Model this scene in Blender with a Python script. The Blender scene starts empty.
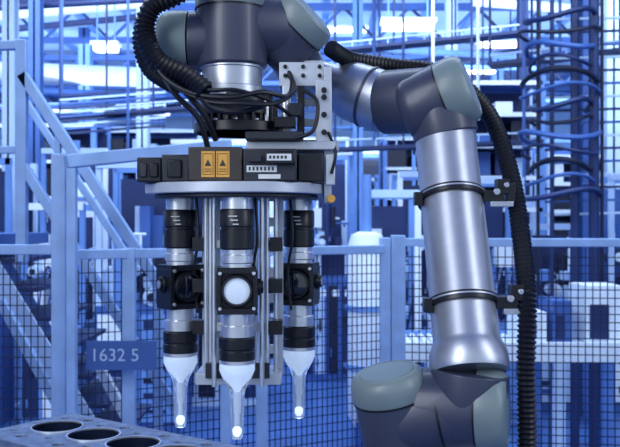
import bpy, math, random
from mathutils import Vector, Matrix
random.seed(11)
F=866.0; CZ=1.5
def V(px,py,d): return Vector(((px-310)*d/F, d, CZ-(py-223.5)*d/F))
def lin(c):
    c=c/255.0
    return c/12.92 if c<=0.04045 else ((c+0.055)/1.055)**2.4
def rgb(r,g,b): return (lin(r),lin(g),lin(b),1)
scn=bpy.context.scene
scn.view_settings.view_transform='Standard'

# ---------------- materials ----------------
def mat(name,c,rough=0.5,metal=0.0,var=0.15,scale=8.0,emis=None,es=0.0,bump=0.0,trans=0.0,coat=0.0,ior=1.2):
    m=bpy.data.materials.new(name); m.use_nodes=True
    nt=m.node_tree; b=nt.nodes['Principled BSDF']
    tc=nt.nodes.new('ShaderNodeTexCoord'); n=nt.nodes.new('ShaderNodeTexNoise')
    n.inputs['Scale'].default_value=scale; n.inputs['Detail'].default_value=4
    nt.links.new(tc.outputs['Object'],n.inputs['Vector'])
    r=nt.nodes.new('ShaderNodeValToRGB')
    r.color_ramp.elements[0].position=0.3; r.color_ramp.elements[1].position=0.7
    r.color_ramp.elements[0].color=tuple(x*(1-var) for x in c[:3])+(1,)
    r.color_ramp.elements[1].color=tuple(min(1,x*(1+var)) for x in c[:3])+(1,)
    nt.links.new(n.outputs['Fac'],r.inputs['Fac']); nt.links.new(r.outputs['Color'],b.inputs['Base Color'])
    b.inputs['Roughness'].default_value=rough; b.inputs['Metallic'].default_value=metal
    if emis: b.inputs['Emission Color'].default_value=emis; b.inputs['Emission Strength'].default_value=es
    if trans: b.inputs['Transmission Weight'].default_value=trans; b.inputs['IOR'].default_value=ior
    if coat: b.inputs['Coat Weight'].default_value=coat
    if bump:
        bp=nt.nodes.new('ShaderNodeBump'); bp.inputs['Strength'].default_value=bump; bp.inputs['Distance'].default_value=0.001
        nt.links.new(n.outputs['Fac'],bp.inputs['Height']); nt.links.new(bp.outputs['Normal'],b.inputs['Normal'])
    return m
ALU=mat('brushed_aluminium',rgb(182,188,202),0.38,0.82,0.05,60)
STEEL=mat('machined_steel',rgb(212,217,226),0.30,0.8,0.1,40)
SILV=mat('satin_silver_bracket',rgb(186,193,206),0.42,0.4,0.08,30)
JOINT=mat('slate_joint_plastic',rgb(58,63,84),0.40,0.1,0.05,20,coat=0.1)
CAP=mat('grey_green_cap',rgb(114,130,134),0.42,0.0,0.05,20,coat=0.08)
BLK=mat('black_anodised',rgb(20,22,32),0.35,0.2,0.1,30)
RUB=mat('black_rubber_hose',rgb(15,17,28),0.42,0.0,0.1,30)
DGR=mat('dark_grey_box',rgb(40,42,54),0.4,0.2,0.1,30)
BRN=mat('bronze_box',rgb(60,54,54),0.42,0.3,0.1,30)
YEL=mat('amber_label',rgb(214,158,66),0.5,0,0.03,30)
WHT=mat('white_label',rgb(205,210,215),0.5,0,0.03,30)
INK=mat('label_ink',rgb(30,34,50),0.6,0,0.03,30)
GLOW=mat('lit_diffuser_cone',rgb(225,238,255),0.3,0,0.02,20,emis=(0.75,0.88,1,1),es=0.42)
SPOT=mat('led_spot',rgb(245,250,255),0.4,0,0.02,20,emis=(0.9,0.96,1,1),es=0.9)
GLS=mat('clear_acrylic',rgb(225,236,252),0.08,0,0.02,20,trans=0.88,ior=1.3,emis=(0.6,0.78,1,1),es=0.04)
LENSW=mat('pale_lens',rgb(200,215,235),0.25,0.0,0.03,20,emis=(0.75,0.87,1,1),es=0.15,coat=0.5)
LENSD=mat('dark_lens',rgb(14,20,38),0.1,0.0,0.05,20,coat=1.0)
CAST=mat('cast_engine_metal',rgb(104,120,150),0.48,0.3,0.35,60,bump=0.5)
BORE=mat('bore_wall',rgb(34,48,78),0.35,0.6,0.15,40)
PALE=mat('pale_blue_paint',rgb(178,204,238),0.55,0,0.1,3)
PALE2=mat('ice_white_paint',rgb(222,235,250),0.55,0,0.06,3)
MID=mat('mid_blue_paint',rgb(98,140,206),0.55,0,0.15,3)
MID2=mat('steel_blue_paint',rgb(58,94,162),0.5,0.1,0.15,3)
DRK=mat('dark_blue_paint',rgb(22,42,92),0.5,0.1,0.2,3)
NAVY=mat('navy_paint',rgb(9,18,46),0.5,0.1,0.2,3)
RAIL=mat('galvanised_rail',rgb(144,176,222),0.45,0.2,0.12,12)
WIRE=mat('fence_wire',rgb(18,32,74),0.5,0.3,0.1,10)
FLOOR=mat('floor_concrete',rgb(60,98,164),0.35,0,0.2,1.5)
WALL=mat('wall_panel',rgb(156,194,240),0.7,0,0.1,0.8)
CEIL=mat('ceiling_sheet',rgb(168,202,244),0.7,0,0.12,1.2)
LAMP=mat('fluorescent_tube',rgb(240,248,255),0.5,0,0.01,5,emis=(0.93,0.97,1,1),es=5.0)
PAL=[PALE,PALE2,PALE2,MID,MID2,DRK,NAVY]
PALD=[PALE,PALE2,MID,MID2,DRK,DRK,NAVY,NAVY]

# ---------------- mesh builder ----------------
class MB:
    def __init__(s): s.v=[];s.f=[];s.mi=[];s.mats=[]
    def add(s,vs,fs,m):
        if m not in s.mats: s.mats.append(m)
        k=s.mats.index(m); o=len(s.v)
        s.v+= [tuple(v) for v in vs]
        for f in fs: s.f.append(tuple(i+o for i in f)); s.mi.append(k)
    def box(s,c,size,m,R=None):
        c=Vector(c); vs=[]
        for sx in(-1,1):
            for sy in(-1,1):
                for sz in(-1,1):
                    p=Vector((sx*size[0]/2,sy*size[1]/2,sz*size[2]/2))
                    if R is not None: p=R@p
                    vs.append(c+p)
        s.add(vs,[(0,1,3,2),(4,6,7,5),(0,4,5,1),(2,3,7,6),(0,2,6,4),(1,5,7,3)],m)
    def bx(s,a,b,m):
        s.box([(a[i]+b[i])/2 for i in range(3)],[abs(a[i]-b[i]) for i in range(3)],m)
    def beam(s,a,b,w,h,m):
        a=Vector(a);b=Vector(b);d=(b-a);L=d.length;d.normalize()
        up=Vector((0,1,0)) if abs(d.y)<0.9 else Vector((0,0,1))
        x=d.cross(up).normalized(); y=x.cross(d).normalized()
        R=Matrix((x,y,d)).transposed()
        s.box((a+b)/2,(w,h,L),m,R)
    def lathe(s,a,b,prof,m,seg=32,caps=True,pairs=None):
        a=Vector(a);d=(Vector(b)-a).normalized()
        up=Vector((0,0,1)) if abs(d.z)<0.9 else Vector((0,1,0))
        x=d.cross(up).normalized(); y=d.cross(x)
        vs=[];fs=[];n=len(prof)
        for t,r in prof:
            for k in range(seg):
                q=2*math.pi*k/seg
                vs.append(a+d*t+(x*math.cos(q)+y*math.sin(q))*max(r,1e-5))
        for i in range(n-1):
            for k in range(seg):
                k2=(k+1)%seg
                fs.append((i*seg+k,i*seg+k2,(i+1)*seg+k2,(i+1)*seg+k))
        if caps:
            fs.append(tuple(reversed(range(seg)))); fs.append(tuple((n-1)*seg+k for k in range(seg)))
        s.add(vs,fs,m)
    def cyl(s,a,b,r,m,seg=16,r2=None):
        L=(Vector(b)-Vector(a)).length
        s.lathe(a,b,[(0,r),(L,r if r2 is None else r2)],m,seg)
    def rcyl(s,a,b,r,m,seg=40,e0=0.006,e1=0.006):
        L=(Vector(b)-Vector(a)).length
        p=[(e0*(1-math.cos(i/5*math.pi/2)), r-e0*(1-math.sin(i/5*math.pi/2))) for i in range(6)]
        q=[(L-e1*(1-math.cos(i/5*math.pi/2)), r-e1*(1-math.sin(i/5*math.pi/2))) for i in range(5,-1,-1)]
        s.lathe(a,b,p+q,m,seg)
    def tube(s,pts,r,m,seg=10,pitch=None,amp=0.13,closed=False):
        P=[Vector(p) for p in pts]
        C=[]
        n=len(P)
        if n>2:
            for i in range(n-1):
                p0=P[max(i-1,0)];p1=P[i];p2=P[i+1];p3=P[min(i+2,n-1)]
                K=12
                for k in range(K):
                    t=k/K
                    C.append(0.5*((2*p1)+(-p0+p2)*t+(2*p0-5*p1+4*p2-p3)*t*t+(-p0+3*p1-3*p2+p3)*t**3))
            C.append(P[-1])
        else: C=P
        if pitch:
            step=pitch/4; out=[C[0]]; acc=0
            for i in range(len(C)-1):
                seg_v=C[i+1]-C[i]; L=seg_v.length; 
                if L==0: continue
                t=step-acc
                while t<=L:
                    out.append(C[i]+seg_v*(t/L)); t+=step
                acc=L-(t-step)
            C=out
        T=[]
        for i in range(len(C)):
            T.append((C[min(i+1,len(C)-1)]-C[max(i-1,0)]).normalized())
        x=T[0].orthogonal().normalized(); vs=[];fs=[]
        for i,c in enumerate(C):
            x=(x-T[i]*x.dot(T[i])).normalized(); y=T[i].cross(x)
            rr=r
            if pitch: rr=r*(1+amp*[0,1,0,-1][i%4])
            for k in range(seg):
                q=2*math.pi*k/seg; vs.append(c+(x*math.cos(q)+y*math.sin(q))*rr)
        for i in range(len(C)-1):
            for k in range(seg):
                k2=(k+1)%seg; fs.append((i*seg+k,i*seg+k2,(i+1)*seg+k2,(i+1)*seg+k))
        fs.append(tuple(reversed(range(seg)))); fs.append(tuple((len(C)-1)*seg+k for k in range(seg)))
        s.add(vs,fs,m)
    def build(s,name,parent=None,bevel=0,ang=35):
        me=bpy.data.meshes.new(name); me.from_pydata(s.v,[],s.f); me.update()
        for m in s.mats: me.materials.append(m)
        me.polygons.foreach_set('material_index',s.mi)
        me.polygons.foreach_set('use_smooth',[True]*len(s.f))
        me.set_sharp_from_angle(angle=math.radians(ang))
        o=bpy.data.objects.new(name,me); scn.collection.objects.link(o)
        if parent: o.parent=parent
        if bevel:
            b=o.modifiers.new('bevel','BEVEL'); b.width=bevel; b.segments=2; b.limit_method='ANGLE'; b.angle_limit=math.radians(40)
        return o
def empty(name):
    e=bpy.data.objects.new(name,None); scn.collection.objects.link(e); return e
def text(name,body,loc,size,m,parent,rotz=0,rotx=math.pi/2):
    c=bpy.data.curves.new(name,'FONT'); c.body=body; c.size=size; c.extrude=0.0004; c.materials.append(m)
    o=bpy.data.objects.new(name,c); o.location=loc; o.rotation_euler=(rotx,0,rotz); scn.collection.objects.link(o); o.parent=parent
    return o

# =============== ROBOT ARM =================
arm=empty('industrial_robot_arm')
b=MB()
A=V(296,72,1.46); B=V(386,103,1.40)
L=(B-A).length
b.lathe(A,B,[(0,.031),(L*.36,.033),(L*.44,.036),(L*.55,.044),(L*.62,.048),(L,.050)],ALU,48)
b.lathe(A,B,[(L*.80,.0500),(L*.805,.0512),(L*.825,.0512),(L*.83,.05)],JOINT,48)
b.build('forearm_tube',arm)
b=MB()
C=V(438,100,1.35)
b.rcyl(B-(B-A).normalized()*0.002,C,.0515,JOINT,48,.003,.01)
ax=Vector((.90,-.30,.36)).normalized()
b.rcyl(C-ax*.058,C+ax*.012,.0545,JOINT,56,.022,.002)
b.rcyl(C,V(446,137,1.345),.0505,JOINT,48,.01,.003)
b.build('elbow_housing',arm)
b=MB()
b.lathe(C+ax*.0125,C+ax*.1,[(0,.0545),(.004,.0553),(.026,.0553),(.036,.052),(.042,.046),(.0425,.043),(.041,.041),(.042,.039),(.0425,.0)],CAP,56)
b.lathe(C+ax*.0105,C+ax*.1,[(0,.0545),(0,.0556),(.002,.0556),(.002,.0545)],BLK,56,False)
b.build('elbow_cap',arm)
b=MB()
A=V(445,136,1.345); B=V(470,372,1.2); L=(B-A).length
b.lathe(A,B,[(0,.0475),(.006,.0475),(.007,.0462),(L*.88,.0472),(L*.90,.050),(L*.93,.0545),(L*.985,.0555),(L,.054)],ALU,64)
b.build('upper_arm_tube',arm)
D=(B-A).normalized()
def onaxis(t): return A+D*L*t
b=MB()
for t in (.29,.735):
    p=onaxis(t)
    b.lathe(p-D*.006,p+D*.01,[(0,.0478),(0,.0515),(.012,.0515),(.012,.0478)],BLK,48,False)
    b.lathe(p-D*.003,p+D*.01,[(0,.0515),(0,.0522),(.003,.0522),(.003,.0515)],ALU,48,False)
    b.box(p+Vector((-.052,-.012,0)),(.012,.02,.02),BLK)
    q=p+Vector((.058,-.01,.004))
    b.box(q,(.03,.03,.016),BLK); b.box(q+Vector((.014,-.006,.014)),(.018,.022,.022),BLK)
    b.box(q+Vector((.026,-.004,.004)),(.012,.024,.03),BLK)
    b.box(q+Vector((.012,-.012,-.012)),(.034,.010,.008),ALU)
    b.cyl(q+Vector((.004,-.02,.006)),q+Vector((.004,-.013,.006)),.005,ALU,12)
    b.cyl(q+Vector((.018,-.021,.016)),q+Vector((.018,-.013,.016)),.004,ALU,12)
b.build('hose_clamps',arm,.0012)
b=MB()
p=onaxis(.81)
for i in range(7):
    w=[.026,.021,.024,.016,.02,.022,.012][i]
    for k in range(9):
        th=math.radians(12+k*4)
        if k>w*360: continue
        c=p+D*(i*.0052)+Vector((math.sin(th)*.0479,-math.cos(th)*.0479,-math.cos(th)*.005))
        b.box(c,(.0024,.0014,.0016 if i else .0036),INK,Matrix.Rotation(th,3,'Z'))
b.build('rating_label',arm)
b=MB()
C2=V(466,409,1.2)
ax2=Vector((.95,-.30,.02)).normalized()
b.rcyl(V(470,371,1.2),C2,.0545,JOINT,56,.002,.01)
b.rcyl(C2-ax2*.075,C2+ax2*.016,.0555,JOINT,56,.015,.002)
C3=V(396,420,1.22)
b.rcyl(C3,C2,.053,JOINT,56,.01,.01)
ax3=Vector((-.2,-.14,.95)).normalized()
b.rcyl(C3-ax3*.17,C3+ax3*.036,.0525,JOINT,56,.02,.002)
b.build('shoulder_housing',arm)
b=MB()
b.lathe(C3+ax3*.0365,C3+ax3*.1,[(0,.0525),(.003,.0535),(.020,.0535),(.031,.050),(.036,.044),(.0365,.041),(.035,.039),(.0365,.037),(.037,0)],CAP,56)
b.lathe(C2+ax2*.0165,C2+ax2*.1,[(0,.0555),(.003,.0563),(.026,.0563),(.035,.053),(.040,.047),(.0405,.043),(.039,.041),(.040,.039),(.0405,.0)],CAP,56)
b.lathe(C3+ax3*.0345,C3+ax3*.1,[(0,.0525),(0,.0538),(.002,.0538),(.002,.0525)],BLK,56,False)
b.lathe(C2+ax2*.0145,C2+ax2*.1,[(0,.0555),(0,.0566),(.002,.0566),(.002,.0555)],BLK,56,False)
mid=C3.lerp(C2,.62); dd=(C2-C3).normalized()
b.lathe(mid,mid+dd,[(0,.053),(0,.0542),(.003,.0542),(.003,.053)],BLK,56,False)
b.build('shoulder_caps',arm)
b=MB()
pb=C3-ax3*.15
b.cyl((pb.x,pb.y,1.01),(pb.x,pb.y,1.17),.062,JOINT,48)
b.cyl((pb.x,pb.y,.985),(pb.x,pb.y,1.012),.095,ALU,48)
b.cyl((pb.x,pb.y,.03),(pb.x,pb.y,.985),.085,MID2,40)
b.box((pb.x,pb.y,.015),(.3,.3,.03),MID2)
b.build('pedestal',arm)
b=MB()
b.rcyl(V(231,-18,1.27),V(232,68,1.27),.0515,JOINT,56,.012,.004)
b.rcyl(V(236,26,1.275),V(292,30,1.31),.0475,JOINT,56,.01,.01)
axw=Vector((.72,-.25,.66)).normalized()
C4=V(288,34,1.31)
b.rcyl(C4-axw*.05,C4+axw*.018,.050,JOINT,56,.02,.002)
b.rcyl(V(284,36,1.31),V(302,72,1.44),.040,JOINT,48,.01,.01)
b.rcyl(V(225,42,1.275),V(190,42,1.275),.044,JOINT,48,.01,.003)
b.build('wrist_housing',arm)
b=MB()
b.lathe(C4+axw*.0185,C4+axw*.1,[(0,.050),(.003,.0508),(.016,.0508),(.026,.047),(.030,.041),(.0305,.038),(.029,.036),(.0305,.034),(.031,0)],CAP,56)
b.lathe(V(189,42,1.275),V(150,42,1.275),[(0,.044),(.003,.045),(.025,.045),(.038,.040),(.044,.033),(.045,0)],CAP,56)
b.lathe(V(231,10,1.27),V(231,-40,1.27),[(0,.0518),(.001,.0524),(.03,.0524),(.045,.046),(.05,.03),(.05,0)],CAP,56)
b.lathe(V(231,11,1.27),V(231,-40,1.27),[(0,.0515),(0,.0530),(.002,.0530),(.002,.0515)],BLK,56,False)
b.lathe(C4+axw*.0165,C4+axw*.1,[(0,.050),(0,.0511),(.002,.0511),(.002,.05)],BLK,56,False)
b.build('wrist_caps',arm)
b=MB()
b.lathe(V(232,67,1.27),V(232,98,1.27),[(0,.0465),(.004,.0465),(.005,.044),(.03,.044),(.032,.048),(.046,.048)],ALU,56)
b.build('tool_flange_ring',arm)
b=MB()
b.tube([V(330,48,1.38),V(352,60,1.42),V(395,66,1.45),V(440,72,1.45),V(474,96,1.42),V(496,128,1.38),V(512,180,1.33),V(521,235,1.28),V(527,300,1.22),V(526,370,1.2),V(527,450,1.2),V(520,560,1.22),V(440,640,1.25)],.0125,RUB,16,.0072)
b.tube([V(215,-30,1.2),V(178,-6,1.2),V(152,8,1.2),V(145,34,1.2),V(158,62,1.19),V(186,76,1.18),V(206,92,1.17)],.0135,RUB,16,.0072)
b.tube([V(200,-30,1.25),V(165,-10,1.25),V(146,14,1.26),V(140,42,1.26),V(150,70,1.25),V(178,88,1.22)],.0105,RUB,14,.0066)
b.build('corrugated_hoses',arm)
b=MB()
b.tube([V(150,40,1.19),V(160,72,1.18),V(190,92,1.17),V(230,97,1.16),V(262,92,1.17),V(287,96,1.2),V(292,80,1.24),V(285,66,1.28)],.0032,RUB,8)
b.tube([V(156,44,1.19),V(168,80,1.18),V(205,100,1.17),V(240,103,1.16),V(275,103,1.18),V(294,90,1.22),V(289,74,1.26)],.0036,RUB,8)
b.tube([V(160,55,1.2),V(180,85,1.19),V(205,115,1.2),V(216,140,1.22)],.0045,RUB,8)
b.tube([V(152,50,1.2),V(172,90,1.19),V(198,118,1.2),V(208,148,1.22)],.004,RUB,8)
b.tube([V(165,60,1.2),V(200,88,1.17),V(236,90,1.16),V(268,100,1.18),V(290,115,1.22)],.0028,RUB,8)
b.tube([V(200,95,1.17),V(212,108,1.17),V(236,112,1.17),V(262,106,1.18)],.004,RUB,8)
b.build('cables',arm)

# =============== END EFFECTOR =================
ee=empty('triple_camera_inspection_head')
cx,cy=-.104,1.27
b=MB()
b.lathe((cx,cy,CZ+.186),(cx,cy,CZ+.1),[(0,.050),(.012,.050),(.013,.057),(.03,.057),(.031,.050),(.044,.050),(.045,.062),(.055,.062)],BLK,48)
for i in range(28):
    q=2*math.pi*i/28
    c=Vector((cx+math.cos(q)*.052,cy+math.sin(q)*.052,CZ+.150))
    b.box(c,(.010,.004,.024),DGR,Matrix.Rotation(q,3,'Z'))
b.cyl((cx,cy,CZ+.131),(cx,cy,CZ+.145),.066,BLK,40)
for i in range(12):
    q=2*math.pi*i/12; c=Vector((cx+math.cos(q)*.058,cy+math.sin(q)*.058,CZ+.1455)); b.cyl(c,c+Vector((0,0,.003)),.003,ALU,10)
b.build('tool_changer',ee,.0008)
def polyplate(b,pts,z0,z1,m):
    n=len(pts); vs=[(x,y,z0) for x,y in pts]+[(x,y,z1) for x,y in pts]
    fs=[tuple(reversed(range(n))),tuple(range(n,2*n))]+[(i,(i+1)%n,n+(i+1)%n,n+i) for i in range(n)]
    b.add(vs,fs,m)
b=MB()
pl=[(-.235,1.235),(-.2,1.185),(-.14,1.16),(-.06,1.16),(.0,1.20),(.024,1.26),(.024,1.36),(-.03,1.40),(-.18,1.40),(-.235,1.32)]
polyplate(b,pl,CZ+.042,CZ+.057,SILV)
pl2=[(cx+(x-cx)*.9,cy+(y-cy)*.9) for x,y in pl]
polyplate(b,pl2,CZ+.036,CZ+.0418,DGR)
polyplate(b,[(-.09,1.22),(.036,1.22),(.036,1.36),(-.09,1.36)],CZ+.104,CZ+.116,SILV)
polyplate(b,[(-.09,1.20),(-.01,1.20),(-.01,1.30),(-.09,1.30)],CZ+.1165,CZ+.128,DGR)
for i in range(7):
    x=-.2+i*.03; b.cyl((x,1.19 if 1<i<6 else 1.24,CZ+.058),(x,1.19 if 1<i<6 else 1.24,CZ+.062),.004,STEEL,12)
b.build('mounting_plates',ee,.0015)
b=MB()
z0=CZ+.0578
b.bx((-.240,1.20,z0),(-.206,1.30,z0+.034),BLK)
b.bx((-.204,1.19,z0),(-.166,1.30,z0+.037),DGR)
b.bx((-.236,1.196,z0+.006),(-.226,1.2,z0+.026),DGR)
b.bx((-.222,1.196,z0+.006),(-.210,1.2,z0+.026),BLK)
b.bx((-.196,1.186,z0+.005),(-.176,1.19,z0+.03),BLK)
b.bx((-.165,1.172,z0),(-.092,1.30,z0+.046),BRN)
b.bx((-.091,1.175,z0),(-.018,1.30,z0+.044),DGR)
b.bx((-.017,1.2,z0),(.018,1.33,z0+.04),BLK)
b.bx((-.062,1.165,z0+.022),(-.02,1.175,z0+.04),BLK)
b.build('sensor_boxes',ee,.0018)
b=MB()
b.bx((-.147,1.1712,z0+.005),(-.129,1.172,z0+.040),YEL)
b.bx((-.127,1.1712,z0+.005),(-.109,1.172,z0+.040),YEL)
for x in(-.138,-.118):
    for (a0,a1,c0,c1) in((-.0072,.0072,.0085,.0092),(-.0072,.0072,.0363,.037),(-.0072,-.0066,.0085,.037),(.0066,.0072,.0085,.037)):
        b.bx((x+a0,1.1708,z0+c0),(x+a1,1.1712,z0+c1),BRN)
    b.add([(x-.0045,1.1708,z0+.020),(x+.0045,1.1708,z0+.020),(x,1.1708,z0+.029)],[(0,1,2)],BRN)
    for k in range(2): b.bx((x-.005,1.1706,z0+.0125+k*.003),(x+.005,1.1710,z0+.0133+k*.003),BRN)
b.bx((-.086,1.1742,z0+.012),(-.045,1.175,z0+.021),WHT)
b.bx((-.083,1.1642,z0+.026),(-.066,1.1752,z0+.034),DGR)
b.bx((-.07,1.1742,z0+.003),(-.04,1.175,z0+.009),WHT)
b.bx((-.058,1.1642,z0+.027),(-.025,1.165,z0+.036),WHT)
for k in range(7):
    b.bx((-.083+k*.0052,1.1738,z0+.014),(-.0805+k*.0052,1.1742,z0+.019),INK)
for k in range(5):
    b.bx((-.055+k*.0052,1.1638,z0+.0295),(-.052+k*.0052,1.1642,z0+.0335),INK)
b.build('box_labels',ee)
b=MB()
def slotted(b,x0,x1,y,zA,zB,n,m,t=.006):
    w=x1-x0; e=w*.26
    b.bx((x0,y,zA),(x0+e,y+t,zB),m); b.bx((x1-e,y,zA),(x1,y+t,zB),m)
    h=(zB-zA)/n
    for i in range(n+1):
        z=zA+i*h; b.bx((x0+e,y,max(zA,z-h*.18)),(x1-e,y+t,min(zB,z+h*.18)),m)
slotted(b,-.020,.020,1.30,CZ+.12,CZ+.245,4,SILV)
b.bx((.020,1.24,CZ+.03),(.031,1.34,CZ+.225),SILV)
b.bx((.008,1.236,CZ+.115),(.031,1.24,CZ+.205),SILV)
b.bx((.031,1.25,CZ+.105),(.042,1.28,CZ+.12),SILV)
b.bx((.022,1.236,CZ+.055),(.036,1.24,CZ+.10),STEEL)
b.cyl((.030,1.225,CZ+.035),(.030,1.24,CZ+.035),.006,YEL,16)
b.bx((-.045,1.26,CZ+.20),(.020,1.30,CZ+.235),SILV)
b.bx((-.040,1.255,CZ+.128),(-.028,1.27,CZ+.20),STEEL)
b.bx((-.018,1.255,CZ+.128),(-.008,1.27,CZ+.20),BLK)
for z in (.13,.155,.18,.19): b.cyl((.020,1.230,CZ+z),(.020,1.236,CZ+z),.004,BLK,14)
for z in (.215,.228): 
    for x in(-.036,-.01,.014): b.cyl((x,1.256,CZ+z),(x,1.26,CZ+z),.003,BLK,12)
b.cyl((-.035,1.24,CZ+.14),(-.035,1.24,CZ+.185),.006,STEEL,16)
b.cyl((-.062,1.235,CZ+.13),(-.062,1.235,CZ+.178),.004,STEEL,16)
b.cyl((-.052,1.235,CZ+.13),(-.052,1.235,CZ+.165),.005,BLK,16)
b.bx((-.05,1.215,CZ+.135),(-.02,1.24,CZ+.15),BLK)
b.bx((-.03,1.22,CZ+.152),(-.012,1.24,CZ+.17),DGR)
b.tube([(-.01,1.23,CZ+.19),(.01,1.21,CZ+.17),(.005,1.2,CZ+.13),(-.02,1.2,CZ+.118)],.003,RUB,8)
b.tube([(.026,1.235,CZ+.13),(.036,1.22,CZ+.10),(.03,1.22,CZ+.07)],.0025,RUB,8)
b.build('slotted_side_bracket',ee,.001)
b=MB()
for x,y in ((-.150,1.25),(-.143,1.25),(-.062,1.25),(-.050,1.27),(-.125,1.33),(-.083,1.33),(-.136,1.23),(-.068,1.225)):
    b.cyl((x,y,CZ-.232),(x,y,CZ+.04),.0035,STEEL,12)
slotted(b,-.158,-.132,1.27,CZ-.225,CZ+.04,7,SILV,.005)
slotted(b,-.072,-.040,1.29,CZ-.225,CZ+.04,7,SILV,.005)
b.bx((-.125,1.31,CZ-.2),(-.085,1.318,CZ+.04),SILV)
b.bx((-.165,1.245,CZ-.232),(-.042,1.32,CZ-.216),SILV)
b.bx((-.150,1.24,CZ-.222),(-.058,1.246,CZ-.200),DGR)
for z in(-.03,-.09,-.15): 
    b.bx((-.165,1.255,CZ+z-.006),(-.045,1.262,CZ+z+.006),SILV)
    b.bx((-.170,1.25,CZ+z-.010),(-.152,1.27,CZ+z+.010),BLK)
    b.bx((-.058,1.245,CZ+z-.010),(-.040,1.27,CZ+z+.010),BLK)
for px,y in((-.166,1.262),(-.030,1.30),(-.078,1.225)):
    b.tube([(px,y,CZ+.04),(px+.004,y-.006,CZ-.02),(px-.003,y,CZ-.07),(px+.002,y,CZ-.13)],.0022,RUB,8)
b.build('support_frame',ee,.0006)

def camera_unit(name,x,y,rot,lens,side):
    b=MB(); o=Vector((x,y,CZ))
    def L(prof,m,seg=36):
        pr=[(prof[0][0]-z,r) for z,r in prof]
        b.lathe(o+Vector((0,0,prof[0][0])),o+Vector((0,0,prof[0][0]-1)),pr,m,seg)
    L([(.040,.0212),(.020,.0212)],STEEL)
    L([(.020,.0225),(.018,.0238),(-.004,.0238),(-.005,.0225),(-.008,.0225),(-.009,.0238),(-.034,.0238),(-.036,.022)],BLK)
    L([(-.036,.0205),(-.043,.0205),(-.044,.0222),(-.054,.0222),(-.055,.0205),(-.062,.0205)],STEEL)
    L([(-.118,.0200),(-.140,.0200),(-.141,.0225),(-.156,.0225)],STEEL)
    L([(-.156,.0235),(-.158,.0252),(-.172,.0252),(-.173,.024),(-.175,.024),(-.176,.0252),(-.188,.0252)],BLK)
    L([(-.188,.0245),(-.193,.0245)],STEEL)
    R=Matrix.Rotation(rot,3,'Z')
    def rb(c,s,m): b.box(o+R@Vector(c),s,m,R)
    rb((0,0,-.064),(.054,.044,.008),BLK); rb((0,0,-.120),(.054,.044,.008),BLK)
    rb((-.025,0,-.092),(.006,.044,.052),BLK); rb((.025,0,-.092),(.006,.044,.052),BLK)
    rb((0,.006,-.092),(.044,.030,.050),DGR)
    f=o+R@Vector((0,-.010,-.092)); dr=R@Vector((0,-1,0))
    b.lathe(f,f+dr,[(0,.0225),(.012,.0225),(.016,.021),(.016,.0185),(.011,.0175)],BLK,36,False)
    b.lathe(f,f+dr,[(.0,.018),(.0115,.018),(.013,.012),(.0135,.0)],lens,36)
    for sx in(-1,1):
        for sz in(-1,1):
            c=o+R@Vector((sx*.023,-.022,-.092+sz*.024)); b.cyl(c,c+dr*.003,.0025,STEEL,10)
    c=o+R@Vector((side*.028,0,-.088)); d2=R@Vector((side,0,0))
    b.lathe(c,c+d2,[(0,.012),(.004,.012),(.005,.009),(.008,.009)],BLK,24)
    b.cyl(c+d2*.008,c+d2*.0085,.006,ALU,16)
    b.build(name+'_body',ee,.0006)
    b=MB(); o=Vector((x,y,CZ))
    for k in range(3):
        b.box(o+Vector((-.004+k*.002,-.0237,.010-k*.0055)),(.012-k*.002,.001,.0014),WHT)
    b.build(name+'_marking',ee)
    def L2(prof,m,seg=32):
        pr=[(prof[0][0]-z,r) for z,r in prof]
        b.lathe(o+Vector((0,0,prof[0][0])),o+Vector((0,0,prof[0][0]-1)),pr,m,seg)
    b=MB(); L2([(-.1935,.0222),(-.200,.0222),(-.208,.0180),(-.218,.0105),(-.226,.0050),(-.232,.003)],GLOW)
    b.build(name+'_lit_cone',ee)
    b=MB(); L2([(-.1932,.0247),(-.203,.0249),(-.214,.0200),(-.226,.0130),(-.234,.0108),(-.240,.0100),(-.262,.0094),(-.290,.0088),(-.298,.007),(-.3,.0)],GLS)
    b.build(name+'_light_pipe',ee)
    b=MB()
    L2([(-.2325,.0045),(-.262,.0040),(-.264,.0028),(-.280,.0028)],LENSW)
    L2([(-.281,.003),(-.285,.0050),(-.291,.0045),(-.295,.002)],SPOT)
    b.build(name+'_led_tip',ee)
camera_unit('left_probe',-.190,1.27,math.radians(38),LENSD,-1)
camera_unit('centre_probe',-.101,1.20,math.radians(4),LENSW,1)
camera_unit('right_probe',-.017,1.33,math.radians(-14),LENSD,1)

# =============== ENGINE BLOCK =================
u=Vector((.809,-.588,0)).normalized(); v=Vector((-.588,-.809,0)).normalized()
zt=CZ-.34; corner=Vector((-.417,1.537,zt))
def E(a,c,dz=0): return corner+u*a+v*c+Vector((0,0,dz))
R=Matrix((u,-v,Vector((0,0,1)))).transposed()
b=MB(); b.box(E(.26,.085,-.12),(.56,.19,.24),CAST,R)
eb=b.build('engine_block')
c=MB()
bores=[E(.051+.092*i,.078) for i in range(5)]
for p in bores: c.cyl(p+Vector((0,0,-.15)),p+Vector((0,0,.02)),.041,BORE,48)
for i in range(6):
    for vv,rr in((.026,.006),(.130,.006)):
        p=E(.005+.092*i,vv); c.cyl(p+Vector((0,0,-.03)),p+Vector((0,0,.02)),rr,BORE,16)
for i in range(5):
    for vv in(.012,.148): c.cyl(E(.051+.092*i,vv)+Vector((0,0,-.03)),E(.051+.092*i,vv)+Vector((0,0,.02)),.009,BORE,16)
cut=c.build('bore_cutter')
md=eb.modifiers.new('bool','BOOLEAN'); md.object=cut; md.solver='EXACT'; md.operation='DIFFERENCE'
dg=bpy.context.evaluated_depsgraph_get()
nm=bpy.data.meshes.new_from_object(eb.evaluated_get(dg))
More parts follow.
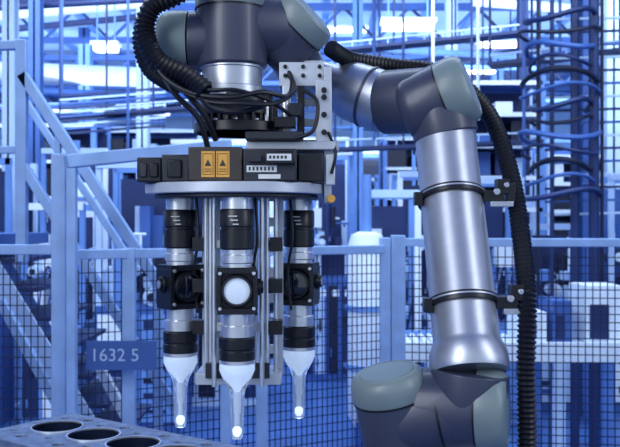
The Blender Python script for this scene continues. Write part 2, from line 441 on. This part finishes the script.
eb.modifiers.clear(); eb.data=nm; bpy.data.objects.remove(cut)
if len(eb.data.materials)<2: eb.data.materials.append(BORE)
bb=eb.modifiers.new('bevel','BEVEL'); bb.width=.0015; bb.segments=2; bb.limit_method='ANGLE'
b=MB()
for p in bores:
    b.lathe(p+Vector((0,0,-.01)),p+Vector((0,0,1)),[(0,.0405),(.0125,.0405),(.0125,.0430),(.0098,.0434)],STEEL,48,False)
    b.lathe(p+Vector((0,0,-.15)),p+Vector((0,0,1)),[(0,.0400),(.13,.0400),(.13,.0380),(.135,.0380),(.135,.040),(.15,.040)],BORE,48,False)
b.build('cylinder_liners',eb)
b=MB()
for k in range(6): b.box(E(.02+k*.09,-.012,-.06),(.03,.012,.10),CAST,R)
b.box(E(.26,-.014,-.02),(.5,.010,.014),CAST,R)
b.build('casting_ribs',eb,.002)
wb=empty('steel_workbench')
b=MB()
b.box(E(.24,.085,-.26),(.54,.34,.04),MID2,R)
for a in(-.0,.48):
    for cc in(-.05,.22): b.box(Vector((E(a,cc).x,E(a,cc).y,(zt-.28)/2)),(.05,.05,zt-.28),MID2,R)
b.build('bench_frame',wb,.003)

# =============== FENCE =================
def fence(name,x0,x1,y,posts,ztop=1.43,px=.024,pz=.036,y1=None,wr=.0034):
    e=empty(name)
    if y1 is None: y1=y
    Lx=math.hypot(x1-x0,y1-y); ux=Vector(((x1-x0)/Lx,(y1-y)/Lx,0)); o=Vector((x0,y,0)); an=math.atan2(ux.y,ux.x); Rz=Matrix.Rotation(an,3,'Z')
    b=MB(); n=int(Lx/px)
    for i in range(n+1):
        p=o+ux*(i*px); b.box(p+Vector((0,0,(ztop+.1)/2)),(wr,.003,ztop-.1),WIRE,Rz)
    m=int((ztop-.1)/pz)
    for j in range(m): b.box(o+ux*(Lx/2)+Vector((0,.003,.1+j*pz)),(Lx,.003,wr),WIRE,Rz)
    b.build('wire_mesh',e)
    b=MB()
    b.box(o+ux*(Lx/2)+Vector((0,0,ztop)),(Lx,.04,.035),RAIL,Rz)
    b.box(o+ux*(Lx/2)+Vector((0,0,.1)),(Lx,.04,.035),RAIL,Rz)
    for t,w,zz in posts:
        b.box(Vector((t,y+(y1-y)*(t-x0)/(x1-x0) if x1!=x0 else y,zz/2)),(w,.045,zz),RAIL)
    b.build('posts_and_rails',e,.003)
def X(px,d): return (px-310)*d/F
fence('safety_fence',X(-260,3.0),X(60,3.0),3.0,[(X(60,3.0),.05,1.74),(X(-120,3),.05,1.46)],1.41)
fence('safety_fence',X(68,3.05),X(385,3.7),3.05,[(X(130,3.17),.045,1.41),(X(262,3.43),.045,1.41),(X(385,3.7),.045,1.44)],1.39,y1=3.7)
fence('safety_fence',X(398,3.7),X(900,3.5),3.7,[(X(398,3.7),.06,1.45),(X(640,3.6),.06,1.45)],1.42,y1=3.5,px=.030,pz=.034,wr=.0042)
g=empty('gate_frame'); b=MB()
b.beam(V(66,162,2.95),V(226,146,3.28),.045,.04,RAIL)
b.beam(V(72,168,2.96),Vector((X(72,2.96),2.96,0)),.03,.04,RAIL)
b.beam(V(226,140,3.28),Vector((X(226,3.28),3.28,0)),.04,.04,RAIL)
b.build('gate_bars',g,.003)
nb=empty('numbered_sign_board'); b=MB()
b.bx((X(86,3.02),3.02,V(0,370,3.02).z),(X(156,3.02),3.03,V(0,341,3.02).z),MID2)
b.build('board',nb)
text('numerals','1632 5',V(90,361,3.015),.062,PALE,nb)

# =============== STAIRS =================
st=empty('steel_staircase'); b=MB()
d=3.5; d2=4.1
def bar(x0,y0,x1,y1,w=.036,dd=d,m=RAIL): b.beam(V(x0,y0,dd),V(x1,y1,dd),w,w,m)
b.beam(V(22,40,d),Vector((X(22,d),d,V(0,262,d).z)),.042,.042,RAIL); bar(-60,48,26,45,.036); bar(-60,150,22,150,.03)
bar(22,74,158,282,.042); bar(22,164,178,412,.038)
b.beam(V(158,280,d),Vector((X(158,d),d,0)),.036,.036,RAIL); bar(58,132,58,222,.024)
bar(22,40,22,240,.035,d2); bar(22,96,140,275,.032,d2)
b.beam(V(-20,250,d),V(148,526,d),.09,.012,PALE)
b.beam(V(0,262,d2),V(148,500,d2),.09,.012,MID)
a0=V(-20,246,d); a1=V(140,509,d)
for i in range(9):
    p=a0.lerp(a1,(i+.5)/9); b.box(p+Vector((0.02,.3,0)),(.2,.58,.02),DRK)
b.box(V(-60,240,d)+Vector((-.2,.3,0)),(.9,.66,.05),MID2)
b.beam(Vector((X(-150,d),d,V(0,246,d).z)),Vector((X(-150,d),d,0)),.05,.05,MID)
bar(0,300,62,412,.036,3.3); bar(90,350,130,424,.036,3.3,PALE2)
b.build('rails_and_treads',st,.003)

# =============== HALL =================
HY=24.0; HX=11.0; HZ=4.9
b=MB(); b.bx((-HX,-6,-.1),(HX,HY,0),FLOOR); b.build('floor')
b=MB(); b.bx((-HX,HY,0),(HX,HY+.2,HZ),WALL)
b.build('wall_back')
b=MB(); b.bx((-HX-.2,-6,0),(-HX,HY,3.0),WALL)
for i in range(16): b.bx((-HX-.15,-6+i*2,3.0),(-HX-.05,-5.9+i*2,HZ),PALE)
b.build('wall_left')
b=MB(); b.bx((HX,-6,0),(HX+.2,HY,3.0),WALL)
for i in range(16): b.bx((HX+.05,-6+i*2,3.0),(HX+.15,-5.9+i*2,HZ),PALE)
b.build('wall_right')
b=MB(); b.bx((-HX,-2,HZ),(HX,HY,HZ+.1),CEIL)
for i in range(28): b.bx((-HX+i*.8,-2,HZ-.05),(-HX+.1+i*.8,HY,HZ),MID)
b.build('ceiling')
tr=empty('roof_truss'); b=MB()
for y in (13,17,21):
    b.beam((-HX,y,4.75),(HX,y,4.75),.10,.1,MID2); b.beam((-HX,y,4.25),(HX,y,4.25),.08,.1,MID2)
    for i in range(22):
        x=-HX+i; b.beam((x,y,4.25),(x+.5,y,4.75),.04,.04,MID2); b.beam((x+.5,y,4.75),(x+1,y,4.25),.04,.04,DRK)
b.build('truss_members',tr)
lm=empty('ceiling_light_row'); b=MB()
lamps=[(V(106,49,9.5),.24),(V(408,27,8.5),.48),(V(345,30,14),.7),(V(470,72,16),.9),(V(180,80,18),.9),(V(500,45,12),.6)]
for p,w in lamps:
    b.box(p+Vector((0,0,.05)),(w+.06,.22,.04),PALE2); b.box(p,(w,.16,.05),LAMP)
    b.cyl(p+Vector((-w*.4,0,.06)),(p.x-w*.4,p.y,HZ),.010,MID,6); b.cyl(p+Vector((w*.4,0,.06)),(p.x+w*.4,p.y,HZ),.010,MID,6)
b.build('tubes',lm)
pp=empty('overhead_pipework'); b=MB()
rnd=random.Random(5)
for i in range(34):
    y=rnd.uniform(9,22); z=rnd.uniform(3.2,4.5); x0=rnd.uniform(-10,5); x1=x0+rnd.uniform(2,5)
    m=rnd.choice([PALE2,PALE,MID,MID2,DRK,MID2]); r=rnd.choice([.02,.03,.04,.06])
    y2=y+rnd.uniform(-1.5,1.5)
    b.cyl((x0,y,z),(x1,y2,z),r,m,10)
    for t in (0.1,.9):
        q=Vector((x0,y,z)).lerp(Vector((x1,y2,z)),t); b.cyl(q,(q.x,q.y,HZ),.012,DRK,6)
b.cyl(V(-60,70,11),V(165,78,12.5),.14,PALE2,20)
b.cyl(V(-60,20,10),V(160,2,10.6),.06,PALE2,16)
b.cyl(V(-60,36,10),V(150,16,10.6),.04,DRK,12)
b.cyl(V(-60,90,9.5),V(230,98,12),.05,MID2,16)
for i in range(10):
    b.beam(V(60,96+i*4.2,8.5),V(165,88+i*4.2,9.5),.02,.02,[DRK,PALE,MID2][i%3])
for x,y0,y1,dd in((62,0,90,8),(128,0,150,8.2),(374,0,140,7),(433,0,180,8),(478,0,120,7.5),(524,0,200,6.6),(560,0,60,7)):
    b.cyl(V(x,y1,dd),(V(x,y1,dd).x,dd,HZ),.014,[DRK,PALE2,MID2][x%3],8)
b.build('pipes',pp)
cb=empty('cable_tray'); b=MB()
for (x0,y0,x1,y1,d0,d1) in ((335,52,520,34,9,8.4),(335,150,540,142,8,8),(490,66,620,52,7.4,7),(60,118,200,108,9,9),(380,98,540,100,10,9)):
    a=V(x0,y0,d0); c=V(x1,y1,d1)
    b.beam(a,c,.03,.25,DRK); b.beam(a+Vector((0,0,.09)),c+Vector((0,0,.09)),.015,.02,PALE)
    n=int((c-a).length/.18)
    for i in range(n):
        q=a.lerp(c,i/n); b.beam(q,q+Vector((0,0,.09)),.012,.012,PALE)
    for i in range(4):
        q=a.lerp(c,i/3); b.cyl(q,(q.x,q.y,HZ),.012,DRK,6)
b.build('trays',cb)
plan=[]
def clear(x0,x1,y0,y1):
    for a in plan:
        if x0<a[1] and x1>a[0] and y0<a[3] and y1>a[2]: return False
    return True
def place(px,d,w,dp):
    for k in range(60):
        x=X(px,d)
        if clear(x-.06,x+w+.06,d-.06,d+dp+.06): break
        d+=.15
    plan.append((x-.06,x+w+.06,d-.06,d+dp+.06)); return x,d
def column(px,d,w,m,z=HZ):
    x,d=place(px,d,w*1.3,w*1.3); e=empty('support_column'); b=MB()
    b.bx((x-w/2,d,0),(x+w/2,d+.012+w*.08,z),m); b.bx((x-w/2,d+w,0),(x+w/2,d+w*1.08+.012,z),m)
    b.bx((x-w*.08,d,0),(x+w*.08,d+w,z),DRK)
    b.bx((x-w*.8,d-w*.3,0),(x+w*.8,d+w*1.3,.03),m)
    b.build('i_beam',e)
plan.append((X(400,4.5),X(660,4.5),4.4,5.1))
plan.append((X(530,5.7),X(610,5.7),5.3,6.3))
for a in ((590,6.5,.10,MID2),(452,11,.14,PALE),(524,9,.10,DRK),(358,12,.14,MID),(34,9,.12,MID2),(142,10.5,.14,PALE),(8,7,.10,PALE),(498,16,.2,MID2),(84,15,.2,MID2),(614,9,.14,PALE)):
    column(*a)
ct=empty('pipe_coil_tower'); b=MB()
for i in range(13):
    zz=V(0,14+i*15,5.6).z; rx=.22+.04*math.sin(i*1.7)
    pts=[]
    cxx=X(568,5.6)
    for k in range(9):
        q=math.pi*(k/8)*1.25+.4*math.sin(i)
        pts.append((cxx+rx*math.cos(q),5.8-.28*math.sin(q),zz+.03*math.sin(q*2+i)))
    b.tube(pts,.012 if i%2 else .018,[DRK,NAVY,MID2][i%3],8)
for x,dz in((538,.012),(552,.015),(575,.03),(594,.035),(602,.012)):
    b.cyl((X(x,5.7),5.7,0),(X(x,5.7),5.7,HZ-.02),dz,[DRK,MID2,NAVY,DRK,PALE][int(dz*1000)%5],10)
for i in range(16):
    zz=V(0,20+i*13,5.9).z; b.beam((X(545,5.9),5.9,zz),(X(640,5.9),5.9,zz+.02),.016,.02,[PALE,DRK,MID2][i%3])
b.build('coils_and_risers',ct)
def rack(px,d,w,h,levels,seed,dp=.7):
    x,d=place(px,d,w,dp)
    e=empty('storage_rack'); b=MB(); r=random.Random(seed)
    for sx in(0,1):
        for sy in(0,1): b.bx((x+sx*w-.03,d+sy*dp-.03,0),(x+sx*w+.03,d+sy*dp+.03,h),r.choice([PALE,MID]))
    for l in range(levels):
        z=.15+l*(h-.2)/max(1,levels-1)
        b.bx((x,d-.03,z-.04),(x+w,d,z),PALE2); b.bx((x,d+dp,z-.04),(x+w,d+dp+.03,z),MID); b.bx((x,d,z-.02),(x+w,d+dp,z-.005),MID2)
        if l<levels-1:
            xx=x+.06; gap=(h-.2)/max(1,levels-1)
            while xx<x+w-.1:
                ww=r.uniform(.05,.25); hh=gap*r.uniform(.25,.85)
                if xx+ww<x+w-.04: b.bx((xx,d+.03,z),(xx+ww,d+dp-.1,z+hh),r.choice(PALD))
                xx+=ww+r.uniform(.01,.10)
    b.bx((x,d+dp-.05,.1),(x+w,d+dp-.03,h-.1),DRK)
    b.build('shelves',e)
def machine(px,d,w,dp,h,seed):
    x,d=place(px,d,w,dp)
    e=empty('machining_station'); b=MB(); r=random.Random(seed)
    base=r.choice([PALE,MID,MID2,MID2]); hb=h*r.uniform(.35,.5)
    b.bx((x,d,0),(x+w,d+dp,hb),base)
    n=r.randint(2,4)
    for i in range(n):
        x0=x+w*i/n+.02; x1=x+w*(i+1)/n-.02
        b.bx((x0,d-.015,.08),(x1,d,hb-.06),r.choice([PALE,PALE2,MID,MID2,DRK,NAVY]))
        b.bx((x1-.05,d-.04,hb*.5),(x1-.03,d-.015,hb*.5+.12),NAVY)
        b.bx((x0+.03,d-.02,hb-.16),(x0+.10,d-.015,hb-.1),r.choice([NAVY,PALE2,DRK]))
        zz=.15
        while zz<hb-.25:
            if r.random()<.6: b.bx((x0+.03,d-.022,zz),(x1-.07,d-.015,zz+r.uniform(.01,.08)),r.choice([NAVY,DRK,MID2,MID,PALE2]))
            zz+=r.uniform(.05,.14)
    for sx in(.02,.98):
        b.bx((x+w*sx-.02,d+.05,hb),(x+w*sx+.02,d+.09,h),r.choice([PALE2,PALE,MID])); b.bx((x+w*sx-.02,d+dp-.1,hb),(x+w*sx+.02,d+dp-.06,h),MID)
    b.bx((x,d+.04,h-.05),(x+w,d+.10,h),r.choice([PALE2,PALE])); b.bx((x,d+dp-.1,h-.05),(x+w,d+dp-.04,h),MID)
    b.bx((x+.05,d+dp-.08,hb),(x+w-.05,d+dp-.06,h-.1),r.choice([DRK,NAVY,MID2,DRK]))
    for i in range(int(34*w)):
        cx_=x+r.uniform(.1,.9)*w; cy_=d+r.uniform(.15,.75)*dp; z0=hb+r.choice([0,0,.1,.25,.4])*(h-hb); k=r.random(); m=r.choice(PAL)
        hh=r.uniform(.05,(h-z0)*.6)
        if k<.45: b.bx((cx_-r.uniform(.015,.07),cy_-.08,z0),(cx_+r.uniform(.015,.07),cy_+.08,z0+hh),m)
        elif k<.6: b.cyl((cx_,cy_,z0),(cx_,cy_,z0+hh),r.uniform(.01,.05),m,14)
        elif k<.75:
            rr=r.uniform(.03,.08); zc=z0+rr; b.cyl((cx_,cy_-.1,zc),(cx_,cy_+.05,zc),rr,m,18); b.cyl((cx_,cy_-.12,zc),(cx_,cy_-.1,zc),rr*.5,r.choice([NAVY,PALE2]),14)
        elif k<.87:
            b.cyl((cx_-r.uniform(.03,.1),cy_,z0+hh*.7),(cx_+r.uniform(.03,.1),cy_,z0+hh*.7),.01,m,8); b.cyl((cx_,cy_,z0),(cx_,cy_,z0+hh*.7),.01,m,8)
        else:
            b.tube([(cx_,cy_,z0),(cx_+.05,cy_-.05,z0+hh*.6),(cx_+r.uniform(.05,.15),cy_,z0+hh*.8),(cx_+r.uniform(.05,.15),cy_,z0)],.008,m,6)
    b.build('machine_body',e)
def tank(px,d,r_,h):
    x,d=place(px,d,2*r_,2*r_); x+=r_; d+=r_
    e=empty('storage_tank'); b=MB()
    b.lathe((x,d,.25),(x,d,5),[(0,r_*.6),(.08,r_),(h-.1,r_),(h-.02,r_*.8),(h,.05)],PALE2,28)
    for q in range(3):
        an=q*2.1; b.cyl((x+r_*.7*math.cos(an),d+r_*.7*math.sin(an),0),(x+r_*.7*math.cos(an),d+r_*.7*math.sin(an),.3),.03,MID2,8)
    for z in(.3,.6,.9): b.lathe((x,d,.25+h*z),(x,d,5),[(0,r_),(0,r_+.01),(.03,r_+.01),(.03,r_)],MID,28,False)
    b.cyl((x,d,.25+h),(x,d,.6+h),.03,MID,10)
    b.build('tank_body',e)
tank(348,4.6,.12,1.2)
ms=[(366,5.3,.35,.5,1.72,21),(452,5.6,.55,.6,1.85,22),(530,6.6,.5,.6,1.5,23),(612,5.4,.9,.7,1.9,24),(95,6.2,.6,.7,1.95,25),(20,5.6,.45,.6,1.65,26),(-150,6,.9,.7,2.0,27),
 (175,6.5,.7,.7,2.0,28),(400,7.4,.45,.7,1.95,29),(300,8.2,.5,.7,2.2,30),(170,9.2,1.2,.8,2.4,31),(40,8,.6,.8,2.2,32),(255,11,1.2,1,2.6,33),(420,10.0,.7,.8,2.4,34)]
for a in ms: machine(*a)
rack(468,8.2,.7,2.9,10,1,.5); rack(550,7.8,.8,2.3,8,2,.5); rack(-10,10,1.2,2.7,7,3); rack(75,12.5,1.8,2.9,7,4); rack(385,12.6,1.3,2.8,7,5); rack(335,10.2,.6,2.2,6,6); rack(600,11,2.0,3.2,8,7); rack(-120,8,1.2,2.1,6,8)
for a in [(330,15.5,2,1,2.8,35),(170,16,2.2,1,3.0,36),(0,14.5,1.3,1,2.8,37),(500,13.5,1.6,1,2.9,38),(-60,19,3,1,3.1,39),(450,19,4,1,3.2,40),(120,20,4,1,3.1,41)]: machine(*a)
tank(540,7.2,.16,1.5); tank(52,7.0,.16,1.6)
cv=empty('roller_conveyor'); b=MB()
x0,x1=X(400,4.5),X(640,4.5)
b.bx((x0,4.5,.78),(x1,4.53,.88),PALE2); b.bx((x0,5.0,.78),(x1,5.03,.88),MID)
n=26
for i in range(n):
    x=x0+(x1-x0)*(i+.5)/n; b.cyl((x,4.53,.85),(x,5.0,.85),.018,PALE2,10)
for i in range(4):
    x=x0+(x1-x0)*i/3
    b.bx((x-.03,4.5,0),(x+.03,4.54,.78),PALE); b.bx((x-.03,4.98,0),(x+.03,5.02,.78),MID)
for i,(a,w_,h_) in enumerate(((.52,.14,.16),(.66,.1,.22),(.8,.2,.3))):
    x=x0+(x1-x0)*a; b.bx((x,4.6,.868),(x+w_,4.9,.868+h_),[PALE2,MID2,PALE2][i]); b.bx((x+.02,4.59,.89),(x+w_*.6,4.6,.86+h_*.7),DRK)
b.build('conveyor_frame',cv)

# =============== LIGHTS =================
w=bpy.data.worlds.new('hall_daylight'); scn.world=w; w.use_nodes=True
bg=w.node_tree.nodes['Background']; bg.inputs['Color'].default_value=(.64,.79,1.0,1); bg.inputs['Strength'].default_value=.82
def area(name,loc,target,sx,sy,pw,col):
    l=bpy.data.lights.new(name,'AREA'); l.shape='RECTANGLE'; l.size=sx; l.size_y=sy; l.energy=pw; l.color=col
    o=bpy.data.objects.new(name,l); o.location=loc; o.rotation_euler=(Vector(target)-Vector(loc)).to_track_quat('-Z','Y').to_euler(); scn.collection.objects.link(o)
BL=(.70,.84,1.0)
area('hall_light_front',(0,3.6,4.4),(0,6.2,0),9,2,360,BL)
area('hall_light_middle',(0,8.5,4.4),(0,11.6,0),12,3,650,BL)
area('hall_light_back',(0,14.5,4.3),(0,18,0),14,3,950,BL)
area('added_ceiling_fill',(0,13,3.2),(0,14,9),16,8,650,BL)  # added lamp without a fixture, aimed up to brighten the ceiling
area('key_light',(-1.3,-.4,2.6),(-.05,1.3,1.45),.8,1.8,34,(.94,.97,1))
area('side_light',(1.6,.4,2.4),(.15,1.3,1.45),.35,1.6,14,(.92,.96,1))
cam=bpy.data.cameras.new('camera'); co=bpy.data.objects.new('camera',cam); scn.collection.objects.link(co)
co.location=(0,0,CZ); co.rotation_euler=(math.pi/2,0,0)
cam.sensor_width=36; cam.lens=F*36/620; cam.clip_start=.05
cam.dof.use_dof=True; cam.dof.focus_distance=1.27; cam.dof.aperture_fstop=13
scn.camera=co
